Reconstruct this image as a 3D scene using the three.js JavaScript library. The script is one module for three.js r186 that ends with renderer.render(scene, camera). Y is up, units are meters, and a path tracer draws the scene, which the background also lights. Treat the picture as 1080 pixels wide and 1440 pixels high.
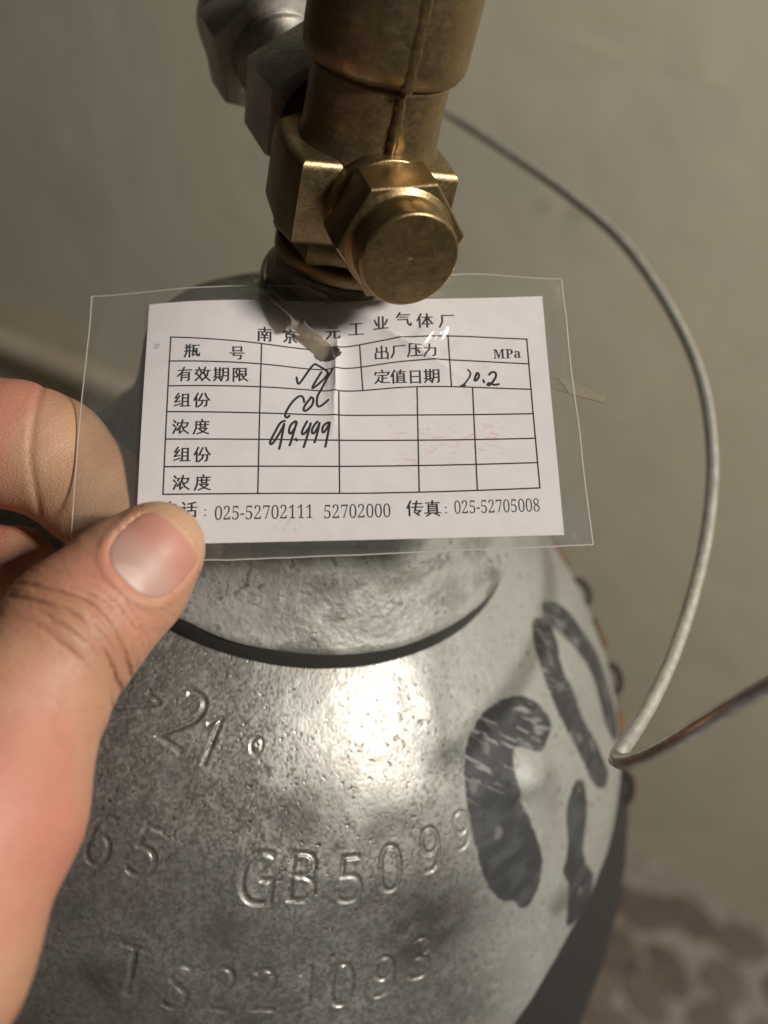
import * as THREE from 'three';
import { mergeGeometries, mergeVertices, toCreasedNormals } from 'three/addons/utils/BufferGeometryUtils.js';
import { RectAreaLightUniformsLib } from 'three/addons/lights/RectAreaLightUniformsLib.js';

// ------------------------------------------------------------------ units, camera, light, exposure
// Everything is laid out in a local unit of 1.17 mm, origin on the cylinder's axis at the foot of its neck ring.
const U = 0.00117, FLOOR = 500;                       // the floor lies 500 units below the neck ring
const V3 = (x, y, z) => new THREE.Vector3(x, y, z);
const W = (p) => V3(p.x * U, (p.y + FLOOR) * U, p.z * U);   // local units -> metres, floor at y = 0
const w3 = (x, y, z) => W(V3(x, y, z));

const scene = new THREE.Scene();
scene.background = new THREE.Color().setRGB(0.015, 0.0135, 0.0115);   // dim air of the unlit rest of the room
const camera = new THREE.PerspectiveCamera(54.43, 3 / 4, 0.01, 20);
const CAM = V3(19.58, 119.32, 140.15), FWD = V3(-0.01968782, -0.63852165, -0.769352), UPV = V3(-0.2779557, 0.74266166, -0.60925715);
camera.position.copy(W(CAM));
camera.up.copy(UPV);
camera.lookAt(W(CAM.clone().addScaledVector(FWD, 100)));
camera.focus = 138 * U;
camera.userData.fStop = 9.5;

const renderer = new THREE.WebGLRenderer({ antialias: true });
renderer.toneMapping = THREE.LinearToneMapping;
renderer.toneMappingExposure = 1.18;
renderer.shadowMap.enabled = true;

RectAreaLightUniformsLib.init();
const LAMP = V3(479, 565, 278), LAMP_AT = V3(5, 20, 20), LAMP_W = 105;
const lampDir = LAMP_AT.clone().sub(LAMP).normalize();
const lampLight = new THREE.RectAreaLight(new THREE.Color().setRGB(1.0, 0.955, 0.90), 158, LAMP_W * U, LAMP_W * U);
lampLight.name = 'lamp_panel_light';
lampLight.position.copy(W(LAMP.clone().addScaledVector(lampDir, 4)));
lampLight.lookAt(W(LAMP_AT));
scene.add(lampLight);

// ------------------------------------------------------------------ helpers
const clamp = (x, a = 0, b = 1) => Math.min(b, Math.max(a, x));
const sstep = (a, b, x) => { const t = clamp((x - a) / (b - a)); return t * t * (3 - 2 * t); };
const lerp = (a, b, t) => a + (b - a) * t;
function rng(seed) { let s = seed | 0; return () => { s = (s + 0x6d2b79f5) | 0; let t = Math.imul(s ^ (s >>> 15), 1 | s); t = (t + Math.imul(t ^ (t >>> 7), 61 | t)) ^ t; return ((t ^ (t >>> 14)) >>> 0) / 4294967296; }; }
function hash(x, y, z) { let h = Math.imul(x, 374761393) + Math.imul(y, 668265263) + Math.imul(z, 2147483647 ^ 0x5bd1e995); h = Math.imul(h ^ (h >>> 13), 1274126177); return ((h ^ (h >>> 16)) >>> 0) / 4294967296; }
function noise2(x, y, s = 0) {
  const ix = Math.floor(x), iy = Math.floor(y), fx = x - ix, fy = y - iy, u = fx * fx * (3 - 2 * fx), v = fy * fy * (3 - 2 * fy);
  return lerp(lerp(hash(ix, iy, s), hash(ix + 1, iy, s), u), lerp(hash(ix, iy + 1, s), hash(ix + 1, iy + 1, s), u), v);
}
function fbm(x, y, o = 4, s = 0) { let a = 0.5, t = 0, n = 0; for (let i = 0; i < o; i++) { t += a * noise2(x, y, s + i * 17); n += a; a *= 0.5; x = x * 2.03 + 11.3; y = y * 2.03 + 5.7; } return t / n; }
function noise3(x, y, z) { const iz = Math.floor(z), f = z - iz, w = f * f * (3 - 2 * f); return lerp(noise2(x, y, iz * 31 + 7), noise2(x, y, (iz + 1) * 31 + 7), w); }

// a grid of (nu+1) x (nv+1) points of fn(a, b), a and b from 0 to 1; normals by differences
function gridGeo(nu, nv, fn, flip = false) {
  const pos = [], nor = [], uv = [], idx = [], e = 1e-3;
  for (let j = 0; j <= nv; j++) for (let i = 0; i <= nu; i++) {
    const a = i / nu, b = j / nv, p = fn(a, b);
    const n = fn(a + e, b).sub(fn(a - e, b)).cross(fn(a, b + e).sub(fn(a, b - e))).normalize().multiplyScalar(flip ? -1 : 1);
    pos.push(p.x, p.y, p.z); nor.push(n.x, n.y, n.z); uv.push(a, b);
  }
  for (let j = 0; j < nv; j++) for (let i = 0; i < nu; i++) {
    const k = j * (nu + 1) + i, q = k + nu + 1;
    if (flip) idx.push(k, q, k + 1, k + 1, q, q + 1); else idx.push(k, k + 1, q, k + 1, q + 1, q);
  }
  const g = new THREE.BufferGeometry();
  g.setAttribute('position', new THREE.Float32BufferAttribute(pos, 3)); g.setAttribute('normal', new THREE.Float32BufferAttribute(nor, 3)); g.setAttribute('uv', new THREE.Float32BufferAttribute(uv, 2)); g.setIndex(idx);
  return g;
}
// uv from the dominant axis of the normal, so that patterns keep their size (local units / size)
function boxUV(g, size) {
  g = g.index ? g.toNonIndexed() : g;
  const p = g.attributes.position, n = g.attributes.normal, uv = new Float32Array(p.count * 2);
  for (let i = 0; i < p.count; i += 3) {
    let nx = 0, ny = 0, nz = 0;
    for (let k = 0; k < 3; k++) { nx += n.getX(i + k); ny += n.getY(i + k); nz += n.getZ(i + k); }
    const ax = Math.abs(nx), ay = Math.abs(ny), az = Math.abs(nz);
    for (let k = 0; k < 3; k++) {
      const x = p.getX(i + k), y = p.getY(i + k), z = p.getZ(i + k);
      const [u, v] = ax > ay && ax > az ? [z, y] : ay > az ? [x, z] : [x, y];
      uv[(i + k) * 2] = u / size; uv[(i + k) * 2 + 1] = v / size;
    }
  }
  g.setAttribute('uv', new THREE.BufferAttribute(uv, 2));
  return g;
}
const used = new Map();
function numbered(name) { const k = used.get(name) ?? 0; used.set(name, k + 1); return k ? name + '_' + String(k).padStart(3, '0') : name; }
function tag(o, label, category, group, kind) { if (label) o.userData.label = label; if (category) o.userData.category = category; if (group) o.userData.group = group; if (kind) o.userData.kind = kind; return o; }
function thing(name, label, category, base, group) {
  const o = new THREE.Group(); o.name = numbered(name); o.userData.base = base; o.position.copy(W(base)); scene.add(o);
  return tag(o, label, category, group);
}
// a part: geometry in local units, put under its thing (or under a part of it); base is the thing's base
function part(name, g, m, parent, label) {
  const base = parent.userData.base ?? V3(0, -FLOOR, 0);
  g = g.clone(); g.translate(-base.x, -base.y, -base.z); g.scale(U, U, U);
  const o = new THREE.Mesh(g, m); o.name = name; o.castShadow = o.receiveShadow = true; o.userData.base = base;
  if (label) o.userData.label = label;
  parent.add(o);
  return o;
}
const root = { userData: { base: V3(0, -FLOOR, 0) }, add: (o) => scene.add(o) };
function solo(name, g, m, label, category, kind) { const o = part(numbered(name), g, m, root); return tag(o, label, category, null, kind); }
function frame(origin, X, Y, Z) { return new THREE.Matrix4().makeBasis(X, Y, Z).setPosition(origin); }
function dataTex(w, h, fn, srgb, float) {
  const d = float ? new Float32Array(w * h) : new Uint8Array(w * h * 4);
  for (let y = 0, k = 0; y < h; y++) for (let x = 0; x < w; x++, k++) {
    const v = fn(x, y);
    if (float) d[k] = v; else { d[k * 4] = clamp(v[0]) * 255; d[k * 4 + 1] = clamp(v[1]) * 255; d[k * 4 + 2] = clamp(v[2]) * 255; d[k * 4 + 3] = 255; }
  }
  const t = float ? new THREE.DataTexture(d, w, h, THREE.RedFormat, THREE.FloatType) : new THREE.DataTexture(d, w, h);
  t.magFilter = THREE.LinearFilter; t.minFilter = THREE.LinearFilter; t.wrapS = t.wrapT = THREE.RepeatWrapping;
  if (srgb) t.colorSpace = THREE.SRGBColorSpace;
  t.needsUpdate = true;
  return t;
}
const enc = (c) => (c <= 0.0031308 ? c * 12.92 : 1.055 * Math.pow(c, 1 / 2.4) - 0.055);
const lin = (r, g, b) => [enc(r), enc(g), enc(b)];
const mixc = (a, b, t) => [lerp(a[0], b[0], t), lerp(a[1], b[1], t), lerp(a[2], b[2], t)];
const encc = (c) => [enc(c[0]), enc(c[1]), enc(c[2])];
function std(o) { const m = new THREE.MeshPhysicalMaterial(o); return m; }
const rgb = (r, g, b) => new THREE.Color().setRGB(r, g, b);

// ------------------------------------------------------------------ wall and floor
const WN = V3(-0.30947, 0, 0.95091), WT = V3(0.95091, 0, 0.30947), WOFF = -376.75;
{
  const smudges = [];
  const R = rng(5);
  for (let i = 0; i < 46; i++) smudges.push([R(), R(), 0.002 + 0.006 * R() * R(), R() * 6.28, 0.3 + R() * 0.7]);
  const N = 1024;
  const map = dataTex(N, N, (x, y) => {
    const u = x / N, v = y / N;
    let c = [0.72, 0.655, 0.49];
    c = mixc(c, [0.64, 0.60, 0.465], sstep(0.4, 0.7, fbm(u * 9, v * 9, 5, 3)) * 0.5);
    c = mixc(c, [0.77, 0.70, 0.54], sstep(0.5, 0.75, fbm(u * 24, v * 24, 4, 9)) * 0.35);
    let d = 0;
    for (const [a, b, r, t, k] of smudges) {
      const dx = u - a, dy = v - b, p = dx * Math.cos(t) + dy * Math.sin(t), q = -dx * Math.sin(t) + dy * Math.cos(t);
      const e = Math.hypot(p / 1.8, q * 1.2) / r;
      if (e < 1.4) d = Math.max(d, k * (1 - sstep(0.3, 1.3, e + 0.6 * (fbm(u * 260, v * 260, 3, 2) - 0.5))));
    }
    c = mixc(c, [0.33, 0.29, 0.23], d * 0.6);
    const g = 0.97 + 0.06 * noise2(x * 0.8, y * 0.8, 4);
    return encc(c.map((q) => q * g));
  }, true);
  const bump = dataTex(512, 512, (x, y) => fbm(x / 22, y / 22, 5, 6), false, true);
  const m = std({ map, bumpMap: bump, bumpScale: 0.0012, roughness: 0.62 });
  const g = new THREE.BoxGeometry(2600, 1500, 40, 1, 1, 1);
  { const p = g.attributes.position, uv = new Float32Array(p.count * 2); for (let i = 0; i < p.count; i++) { uv[i * 2] = p.getX(i) / 620 + 0.31; uv[i * 2 + 1] = p.getY(i) / 620 + 0.4; } g.setAttribute('uv', new THREE.BufferAttribute(uv, 2)); }
  g.applyMatrix4(frame(WN.clone().multiplyScalar(WOFF - 20).add(V3(0, 750 - FLOOR, 0)), WT, V3(0, 1, 0), WN));
  solo('wall', g, m, 'beige plastered wall with small smudges behind the gas cylinder', 'wall', 'structure');
}
{
  const N = 512;
  const map = dataTex(N, N, (x, y) => { const n = fbm(x / 26, y / 26, 5, 40), s = fbm(x / 4, y / 4, 3, 44); return encc(mixc([0.29, 0.245, 0.195], [0.42, 0.36, 0.29], sstep(0.3, 0.7, n)).map((c) => c * (0.85 + 0.3 * s))); }, true);
  const m = std({ map, roughness: 0.8 });
  const g = boxUV(new THREE.BoxGeometry(2600, 30, 1500), 90);
  g.applyMatrix4(frame(WN.clone().multiplyScalar(WOFF + 750).add(V3(0, -15 - FLOOR, 0)), WT, V3(0, 1, 0), WN));
  const floor = solo('floor', g, m, 'brown floor of flat dark stones set in paler mortar', 'floor', 'structure');
  const tones = [[0.165, 0.130, 0.10], [0.19, 0.152, 0.118], [0.15, 0.12, 0.093], [0.215, 0.172, 0.135]].map((c, k) => std({
    color: rgb(1, 1, 1), roughness: 0.7,
    map: dataTex(128, 128, (x, y) => encc(c.map((q) => q * (0.7 + 0.6 * fbm(x / 14, y / 14, 4, 60 + k)))), true) }));
  const R = rng(77);
  for (let i = 0; i < 13; i++) for (let j = 0; j < 14; j++) {
    const cx = 40 + i * 37 + (j % 2) * 18 + (R() - 0.5) * 16, cz = -330 + j * 33 + (R() - 0.5) * 14, rr = 13.5 + R() * 5, rot = R() * 6.28, st = 0.8 + R() * 0.5;
    if (cx * WN.x + cz * WN.z - WOFF < rr + 8 || Math.hypot(cx, cz) < 94 + rr + 6) continue;
    const sh = new THREE.Shape(), K = 9, pts = [];
    for (let k = 0; k < K; k++) { const a = (k / K) * 6.283, q = rr * (0.85 + 0.3 * R()); const px = Math.cos(a) * q * st, py = Math.sin(a) * q / st; pts.push(new THREE.Vector2(px * Math.cos(rot) - py * Math.sin(rot), px * Math.sin(rot) + py * Math.cos(rot))); }
    const cv = new THREE.SplineCurve([...pts, pts[0]]); sh.setFromPoints(cv.getPoints(18).slice(0, -1));
    const sg = new THREE.ExtrudeGeometry(sh, { depth: 1.6, bevelEnabled: true, bevelSize: 1.2, bevelThickness: 0.8, bevelSegments: 1, steps: 1 });
    sg.rotateX(-Math.PI / 2); sg.translate(cx, -FLOOR + 0.3, cz);
    part('paving_stone', boxUV(sg, 40), tones[(R() * 4) | 0], floor);
  }
}

// pipe along the wall
{
  const wp = (x, y, off) => V3(x, y, (WOFF + off - WN.x * x) / WN.z);
  const cv = new THREE.CurvePath(), A = [wp(-1150, -450, 22), wp(-110, -305, 22)], E = [wp(-70, -299, 22), wp(-58, -306, 22), wp(-54, -340, 22)];
  cv.add(new THREE.LineCurve3(A[0], A[1])); cv.add(new THREE.CubicBezierCurve3(A[1], E[0], E[1], E[2])); cv.add(new THREE.LineCurve3(E[2], wp(-54, -499, 22)));
  const map = dataTex(256, 32, (x, y) => encc(mixc([0.70, 0.58, 0.43], [0.60, 0.49, 0.35], sstep(0.35, 0.7, fbm(x / 12, y / 8, 4, 1001)))), true);
  solo('wall_pipe', new THREE.TubeGeometry(cv, 200, 9.5, 20, false), std({ map, roughness: 0.6 }), 'beige-brown pipe running along the wall and down behind the gas cylinder', 'pipe');
}

// ------------------------------------------------------------------ gas cylinder
const EA = 94.3, EB = 124.3, EK = 112.5;          // shoulder: half-axes and centre depth of its ellipsoid
const ellR = (y) => EA * Math.sqrt(Math.max(0, 1 - ((y + EK) / EB) ** 2));
const prof = [];                                   // (arc length, y, r) from under the ring to the equator
{ let s = 0, py = 0, pr = 0; for (let i = 0; i <= 600; i++) { const t0 = Math.asin(34 / EA), th = t0 + (Math.PI / 2 - t0) * (i / 600), r = EA * Math.sin(th), y = EB * Math.cos(th) - EK; if (i) s += Math.hypot(r - pr, y - py); prof.push([s, y, r]); pr = r; py = y; } }
const SMAX = prof[600][0];
const sOfY = (y) => { let k = 0; while (k < 599 && prof[k + 1][1] > y) k++; const a = prof[k], b = prof[k + 1]; return lerp(a[0], b[0], clamp((y - a[1]) / (b[1] - a[1]), -2, 2)); };
const atS = (s) => { let k = Math.min(599, Math.floor((clamp(s, 0, SMAX) / SMAX) * 600)); while (k > 0 && prof[k][0] > s) k--; while (k < 599 && prof[k + 1][0] < s) k++; const a = prof[k], b = prof[k + 1], t = (s - a[0]) / (b[0] - a[0]); return [lerp(a[1], b[1], t), lerp(a[2], b[2], t)]; };
const AZ0 = -120, AZ1 = 120, TW = 2048, TH = 1240, RAD = Math.PI / 180;
const texOf = (az, y) => [((az - AZ0) / (AZ1 - AZ0)) * TW, (sOfY(y) / SMAX) * TH];
// half-height of each texel in local units: across = TW / (span * r), down = TH / SMAX
function canvasMask(draw) { const c = document.createElement('canvas'); c.width = TW; c.height = TH; const x = c.getContext('2d'); x.fillStyle = '#000'; x.fillRect(0, 0, TW, TH); x.fillStyle = x.strokeStyle = '#fff'; draw(x); const d = x.getImageData(0, 0, TW, TH).data, f = new Float32Array(TW * TH); for (let i = 0; i < f.length; i++) f[i] = d[i * 4] / 255; return f; }
function blur(f, r, n = 2) {
  let a = f, b = new Float32Array(f.length);
  for (let k = 0; k < n; k++) {
    for (let y = 0; y < TH; y++) { let s = 0; for (let x = -r; x < TW; x++) { if (x + r < TW) s += a[y * TW + x + r]; if (x - r - 1 >= 0) s -= a[y * TW + x - r - 1]; if (x >= 0) b[y * TW + x] = s / (2 * r + 1); } }
    const c2 = a === f ? new Float32Array(f.length) : a;
    for (let x = 0; x < TW; x++) { let s = 0; for (let y = -r; y < TH; y++) { if (y + r < TH) s += b[(y + r) * TW + x]; if (y - r - 1 >= 0) s -= b[(y - r - 1) * TW + x]; if (y >= 0) c2[y * TW + x] = s / (2 * r + 1); } }
    a = c2;
  }
  return a;
}
// stamped characters: [character, azimuth, height, size, lean]
const STAMPS = [['1', -13.6, -7.0, 10.2, 58], ['2', -4.0, -6.4, 10.8, 14], ['1', 1.3, -7.5, 9.4, 6], ['o', 9.1, -6.8, 4.4, 0], ['6', -9.5, -21.2, 9.6, -2], ['5', -3.0, -20.4, 9.8, 2], ['G', 12.4, -20.8, 9.8, 0], ['B', 18.4, -20.4, 9.4, 2],
  ['5', 25.2, -20.8, 9.0, 0], ['0', 31.1, -20.5, 9.0, 3], ['9', 37.7, -19.7, 8.4, 4], ['9', 43.5, -19.0, 7.4, 6], ['T', -0.6, -35.6, 10.1, -4], ['S', 5.1, -36.2, 9.3, 0], ['2', 10.2, -35.7, 9.2, 2], ['2', 15.2, -35.3, 9.0, 0], ['1', 20.3, -35.0, 8.7, 0], ['0', 24.5, -35.1, 9.0, 0], ['9', 29.9, -35.1, 8.4, 4], ['3', 35.0, -33.9, 8.8, 8]];
const stampMask = canvasMask((x) => {
  x.textAlign = 'center'; x.textBaseline = 'alphabetic';
  for (const [ch, az, y, size, lean] of STAMPS) {
    const [tx, ty] = texOf(az, y), r = ellR(y);
    x.save(); x.translate(tx, ty); x.scale(TW / ((AZ1 - AZ0) * RAD * r), TH / SMAX); x.rotate(lean * RAD);
    x.font = '20px sans-serif'; x.scale(size * 0.98 / 20, size * 1.2 / 20); x.fillText(ch, 0, 7); x.globalCompositeOperation = 'multiply'; x.strokeStyle = '#555'; x.lineWidth = 0.55; x.strokeText(ch, 0, 7); x.globalCompositeOperation = 'source-over'; x.restore();
  }
});
const PAINT = {
  hook: [[48.2, -10.1], [50.2, -9.1], [53.9, -8], [58.4, -7.9], [63.9, -9], [68, -11.8], [69.3, -15], [68.6, -16.2], [63.2, -16.6], [60.5, -14.1], [57.6, -13], [55.9, -14.4], [55.3, -17.4], [55.7, -21.5], [56.7, -27.3], [56.7, -30.2], [54.8, -34.2], [51.7, -35.8], [50.3, -32.2], [48.7, -32.3], [46.5, -28.9], [45.5, -24.4], [45.4, -19.7], [45.6, -15.4], [46.5, -12.5]],
  slash: [[81, -5.4], [85, -7.1], [84.5, -10.4], [79.5, -12.6], [79.5, -16.9], [77.5, -20.4], [79, -25.7], [79.3, -30.4], [79.9, -34.9], [76.1, -34], [73.7, -29.8], [73.3, -25.4], [72.5, -19.8], [72.3, -15.1], [73.6, -10.5], [76.8, -6.8]],
  sweep: [[88.4, -6.3], [92.9, -8.7], [95.4, -13.3], [95.3, -17.8], [96.5, -23.9], [95.2, -29.4], [92.6, -35.3], [89.5, -37.5], [86.5, -34.6], [84.7, -29.2], [87.1, -25.5], [89.7, -20.4], [88.6, -14.5], [86, -10.1], [85.4, -7.1]],
  post: [[70.2, -25.4], [71.3, -27.7], [70.1, -31.9], [67.8, -33.8], [65.7, -36.6], [66.6, -41.2], [68.6, -44.2], [66.6, -47.4], [61.7, -47.6], [59.9, -46.7], [60.8, -42.1], [61.9, -37.7], [60.2, -35.4], [62.9, -33.9], [64.7, -27.2], [66.8, -26.5]],
};
const paintMask = blur(canvasMask((x) => { for (const k in PAINT) { x.beginPath(); const p = PAINT[k].map(([a, y]) => texOf(a, y)); p.forEach((q, i) => { const n = p[(i + 1) % p.length], mx = (q[0] + n[0]) / 2, my = (q[1] + n[1]) / 2; if (!i) { const l = p[p.length - 1]; x.moveTo((l[0] + q[0]) / 2, (l[1] + q[1]) / 2); } x.quadraticCurveTo(q[0], q[1], mx, my); }); x.fill(); } }), 7, 2);
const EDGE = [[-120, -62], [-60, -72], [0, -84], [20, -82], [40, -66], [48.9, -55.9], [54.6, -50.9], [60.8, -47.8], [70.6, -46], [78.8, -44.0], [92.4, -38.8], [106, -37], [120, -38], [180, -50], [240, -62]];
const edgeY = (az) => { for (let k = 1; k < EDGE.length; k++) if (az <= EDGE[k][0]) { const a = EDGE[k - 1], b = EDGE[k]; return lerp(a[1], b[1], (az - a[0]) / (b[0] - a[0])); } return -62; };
// dark handling stains: azimuth, height, half-widths (degrees, units), strength
const STAINS = [[36, -29.5, 13, 8, 0.6], [17, -13.6, 6, 3.5, 0.55], [31, -16, 7, 3, 0.5], [-2, -38.5, 8, 5, 0.6], [13, -29, 12, 6, 0.45], [-3, -12, 5, 2.2, 0.35], [25, -24, 6, 4, 0.45], [59, -40, 4, 3.5, 0.6], [-20, -30, 14, 10, 0.4], [62, -22, 3.5, 5, 0.4], [8, -42, 16, 7, 0.5]];
const shoulderMaps = (() => {
  const sb = blur(stampMask, 1, 2), sw = blur(stampMask, 5, 2);
  const col = new Uint8Array(TW * TH * 4), rm = new Uint8Array(TW * TH * 4), hgt = new Float32Array(TW * TH);
  for (let j = 0; j < TH; j++) {
    const s = ((j + 0.5) / TH) * SMAX, [y, r] = atS(s);
    for (let i = 0; i < TW; i++) {
      const k = j * TW + i, az = AZ0 + ((i + 0.5) / TW) * (AZ1 - AZ0), X = az * RAD * 66, Y = s;   // X, Y in units
      const n1 = fbm(X / 9, Y / 9, 5, 101), n2 = fbm(X / 2.2, Y / 2.2, 4, 131), n3 = fbm(X / 0.42, Y / 0.42, 2, 151), n4 = fbm(X / 24, Y / 18, 4, 171);
      let c = mixc([0.385, 0.37, 0.33], [0.31, 0.297, 0.262], sstep(0.35, 0.7, n1)).map((q) => q * (0.72 + 0.56 * n3));
      c = mixc(c, [0.58, 0.57, 0.53], sstep(0.55, 0.75, n2) * 0.4);
      let metal = 0.77, rough = 0.455 + 0.22 * (n2 - 0.5) + 0.42 * (n3 - 0.5) + 0.12 * (n1 - 0.5);
      // smoother, greyer and less metallic towards the right-hand side
      const coat = sstep(36, 54, az + 10 * (n4 - 0.5));
      metal = lerp(metal, 0.35, coat); c = mixc(c, [0.42, 0.415, 0.38], coat * 0.8);
      // stains with a grain, plus a darker tone down the lower front
      let st = 0;
      for (const [a, b, wa, wy, q] of STAINS) { const e = Math.hypot((az - a) / wa, (y - b) / wy) + 0.9 * (n1 - 0.5) + 0.5 * (n2 - 0.5); if (e < 1.2) st = Math.max(st, q * (1 - sstep(0.35, 1.15, e))); }
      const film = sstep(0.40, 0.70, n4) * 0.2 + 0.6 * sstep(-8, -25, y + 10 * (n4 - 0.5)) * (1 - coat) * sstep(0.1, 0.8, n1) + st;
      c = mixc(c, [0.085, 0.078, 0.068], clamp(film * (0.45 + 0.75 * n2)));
      metal *= 1 - 0.5 * clamp(film);
      // brown specks and pits
      const sp = sstep(0.76, 0.82, fbm(X / 0.9 + 40, Y / 0.9, 3, 191));
      c = mixc(c, [0.11, 0.085, 0.06], sp * 0.75);
      // brush-painted black marks with chips
      const e0 = paintMask[k] + 0.30 * (fbm(X / 1.2, Y / 1.2, 4, 211) - 0.5);
      const chip = 0.9 * sstep(0.63, 0.69, fbm((X + Y * 0.9) / 6, (Y - X * 0.9) / 0.8, 4, 231)) * sstep(-19, -13, y) * (az < 72 ? 1 : 0.4) + 0.4 * sstep(0.66, 0.76, fbm(X / 3.2, Y / 5, 4, 251));
      const bk = sstep(0.24, 0.52, e0) * (1 - clamp(chip) * 0.8);
      const bc = mixc([0.016, 0.017, 0.018], [0.045, 0.047, 0.048], sstep(0.4, 0.75, fbm(X / 4, Y / 2, 4, 271)));
      c = mixc(c, bc, bk * 0.94); metal *= 1 - bk; rough = lerp(rough, 0.6, bk);
      col[k * 4] = enc(c[0]) * 255; col[k * 4 + 1] = enc(c[1]) * 255; col[k * 4 + 2] = enc(c[2]) * 255; col[k * 4 + 3] = 255;
      rm[k * 4] = 0; rm[k * 4 + 1] = clamp(rough) * 255; rm[k * 4 + 2] = clamp(metal) * 255; rm[k * 4 + 3] = 255;
      // relief in units: hammered paint, pits, stamps
      let h = 0.028 * (n2 - 0.5) * (1 - 0.5 * coat) + 0.026 * (n3 - 0.5) * (1 - 0.6 * coat) + 0.12 * (n1 - 0.5) - 0.05 * sp;
      const wear = 0.75 + 0.45 * sstep(0.35, 0.6, fbm(X / 5, Y / 5, 3, 291));
      h += -0.20 * sb[k] * wear + 0.20 * Math.max(0, sw[k] - 0.75 * sb[k]) * wear;
      h += 0.04 * bk;
      hgt[k] = h;
    }
  }
  const T = (d, f) => { const t = f ? new THREE.DataTexture(d, TW, TH, THREE.RedFormat, THREE.FloatType) : new THREE.DataTexture(d, TW, TH); t.magFilter = t.minFilter = THREE.LinearFilter; t.wrapS = t.wrapT = THREE.ClampToEdgeWrapping; t.needsUpdate = true; return t; };
  const m = T(col); m.colorSpace = THREE.SRGBColorSpace;
  return { map: m, rm: T(rm), bump: T(hgt, true) };
})();
const silverBack = std({ color: rgb(0.42, 0.405, 0.365), metalness: 0.4, roughness: 0.45 });
const silverFront = std({ map: shoulderMaps.map, roughnessMap: shoulderMaps.rm, metalnessMap: shoulderMaps.rm, roughness: 1, metalness: 1, bumpMap: shoulderMaps.bump, bumpScale: U });
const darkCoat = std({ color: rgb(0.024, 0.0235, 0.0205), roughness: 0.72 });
const cylinder = thing('gas_cylinder', 'silver-grey steel gas cylinder with stamped numbers and black brush marks, standing on the floor', 'gas cylinder', V3(0, -FLOOR, 0));
{
  const bumpAt = (az, y) => {
    let h = 0.7 * (fbm(az / 14 + 9, y / 9, 3, 301) - 0.5);
    const dx = (az - 59.5) * RAD * ellR(y), dy = (y + 17.8);
    h += 2.1 * Math.exp(-(dx * dx / 16 + dy * dy / 9)) - 0.9 * Math.exp(-((dx + 5.2) ** 2 / 3 + (dy + 2.5) ** 2 / 2));
    return h;
  };
  const surf = (a0, a1) => (a, b) => { const az = lerp(a0, a1, a), [y, r] = atS(clamp(b) * SMAX), rr = r + bumpAt(az, y); return V3(rr * Math.sin(az * RAD), y, rr * Math.cos(az * RAD)); };
  part('shoulder', gridGeo(320, 170, surf(AZ0, AZ1), true), silverFront, cylinder);
  part('shoulder_back', gridGeo(80, 60, surf(AZ1, AZ0 + 360), true), silverBack, cylinder);
  // black-grey enamel over the lower shoulder: a coat of its own with a hand-cut upper edge
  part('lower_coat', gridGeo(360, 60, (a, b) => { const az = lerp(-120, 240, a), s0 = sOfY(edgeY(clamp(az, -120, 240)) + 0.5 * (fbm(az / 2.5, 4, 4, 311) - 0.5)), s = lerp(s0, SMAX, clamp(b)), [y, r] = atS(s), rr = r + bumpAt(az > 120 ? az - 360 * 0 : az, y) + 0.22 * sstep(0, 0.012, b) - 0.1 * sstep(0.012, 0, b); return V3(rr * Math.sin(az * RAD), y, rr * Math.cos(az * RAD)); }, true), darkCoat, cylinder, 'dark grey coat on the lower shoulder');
  // straight barrel and foot ring below
  part('barrel', new THREE.LatheGeometry([[92.5, -500], [94.6, -497], [94.8, -460], [94.4, -440], [94.4, -112.5]].map(([r, y]) => new THREE.Vector2(r, y)), 128), darkCoat, cylinder, 'dark grey lower barrel');
}
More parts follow.
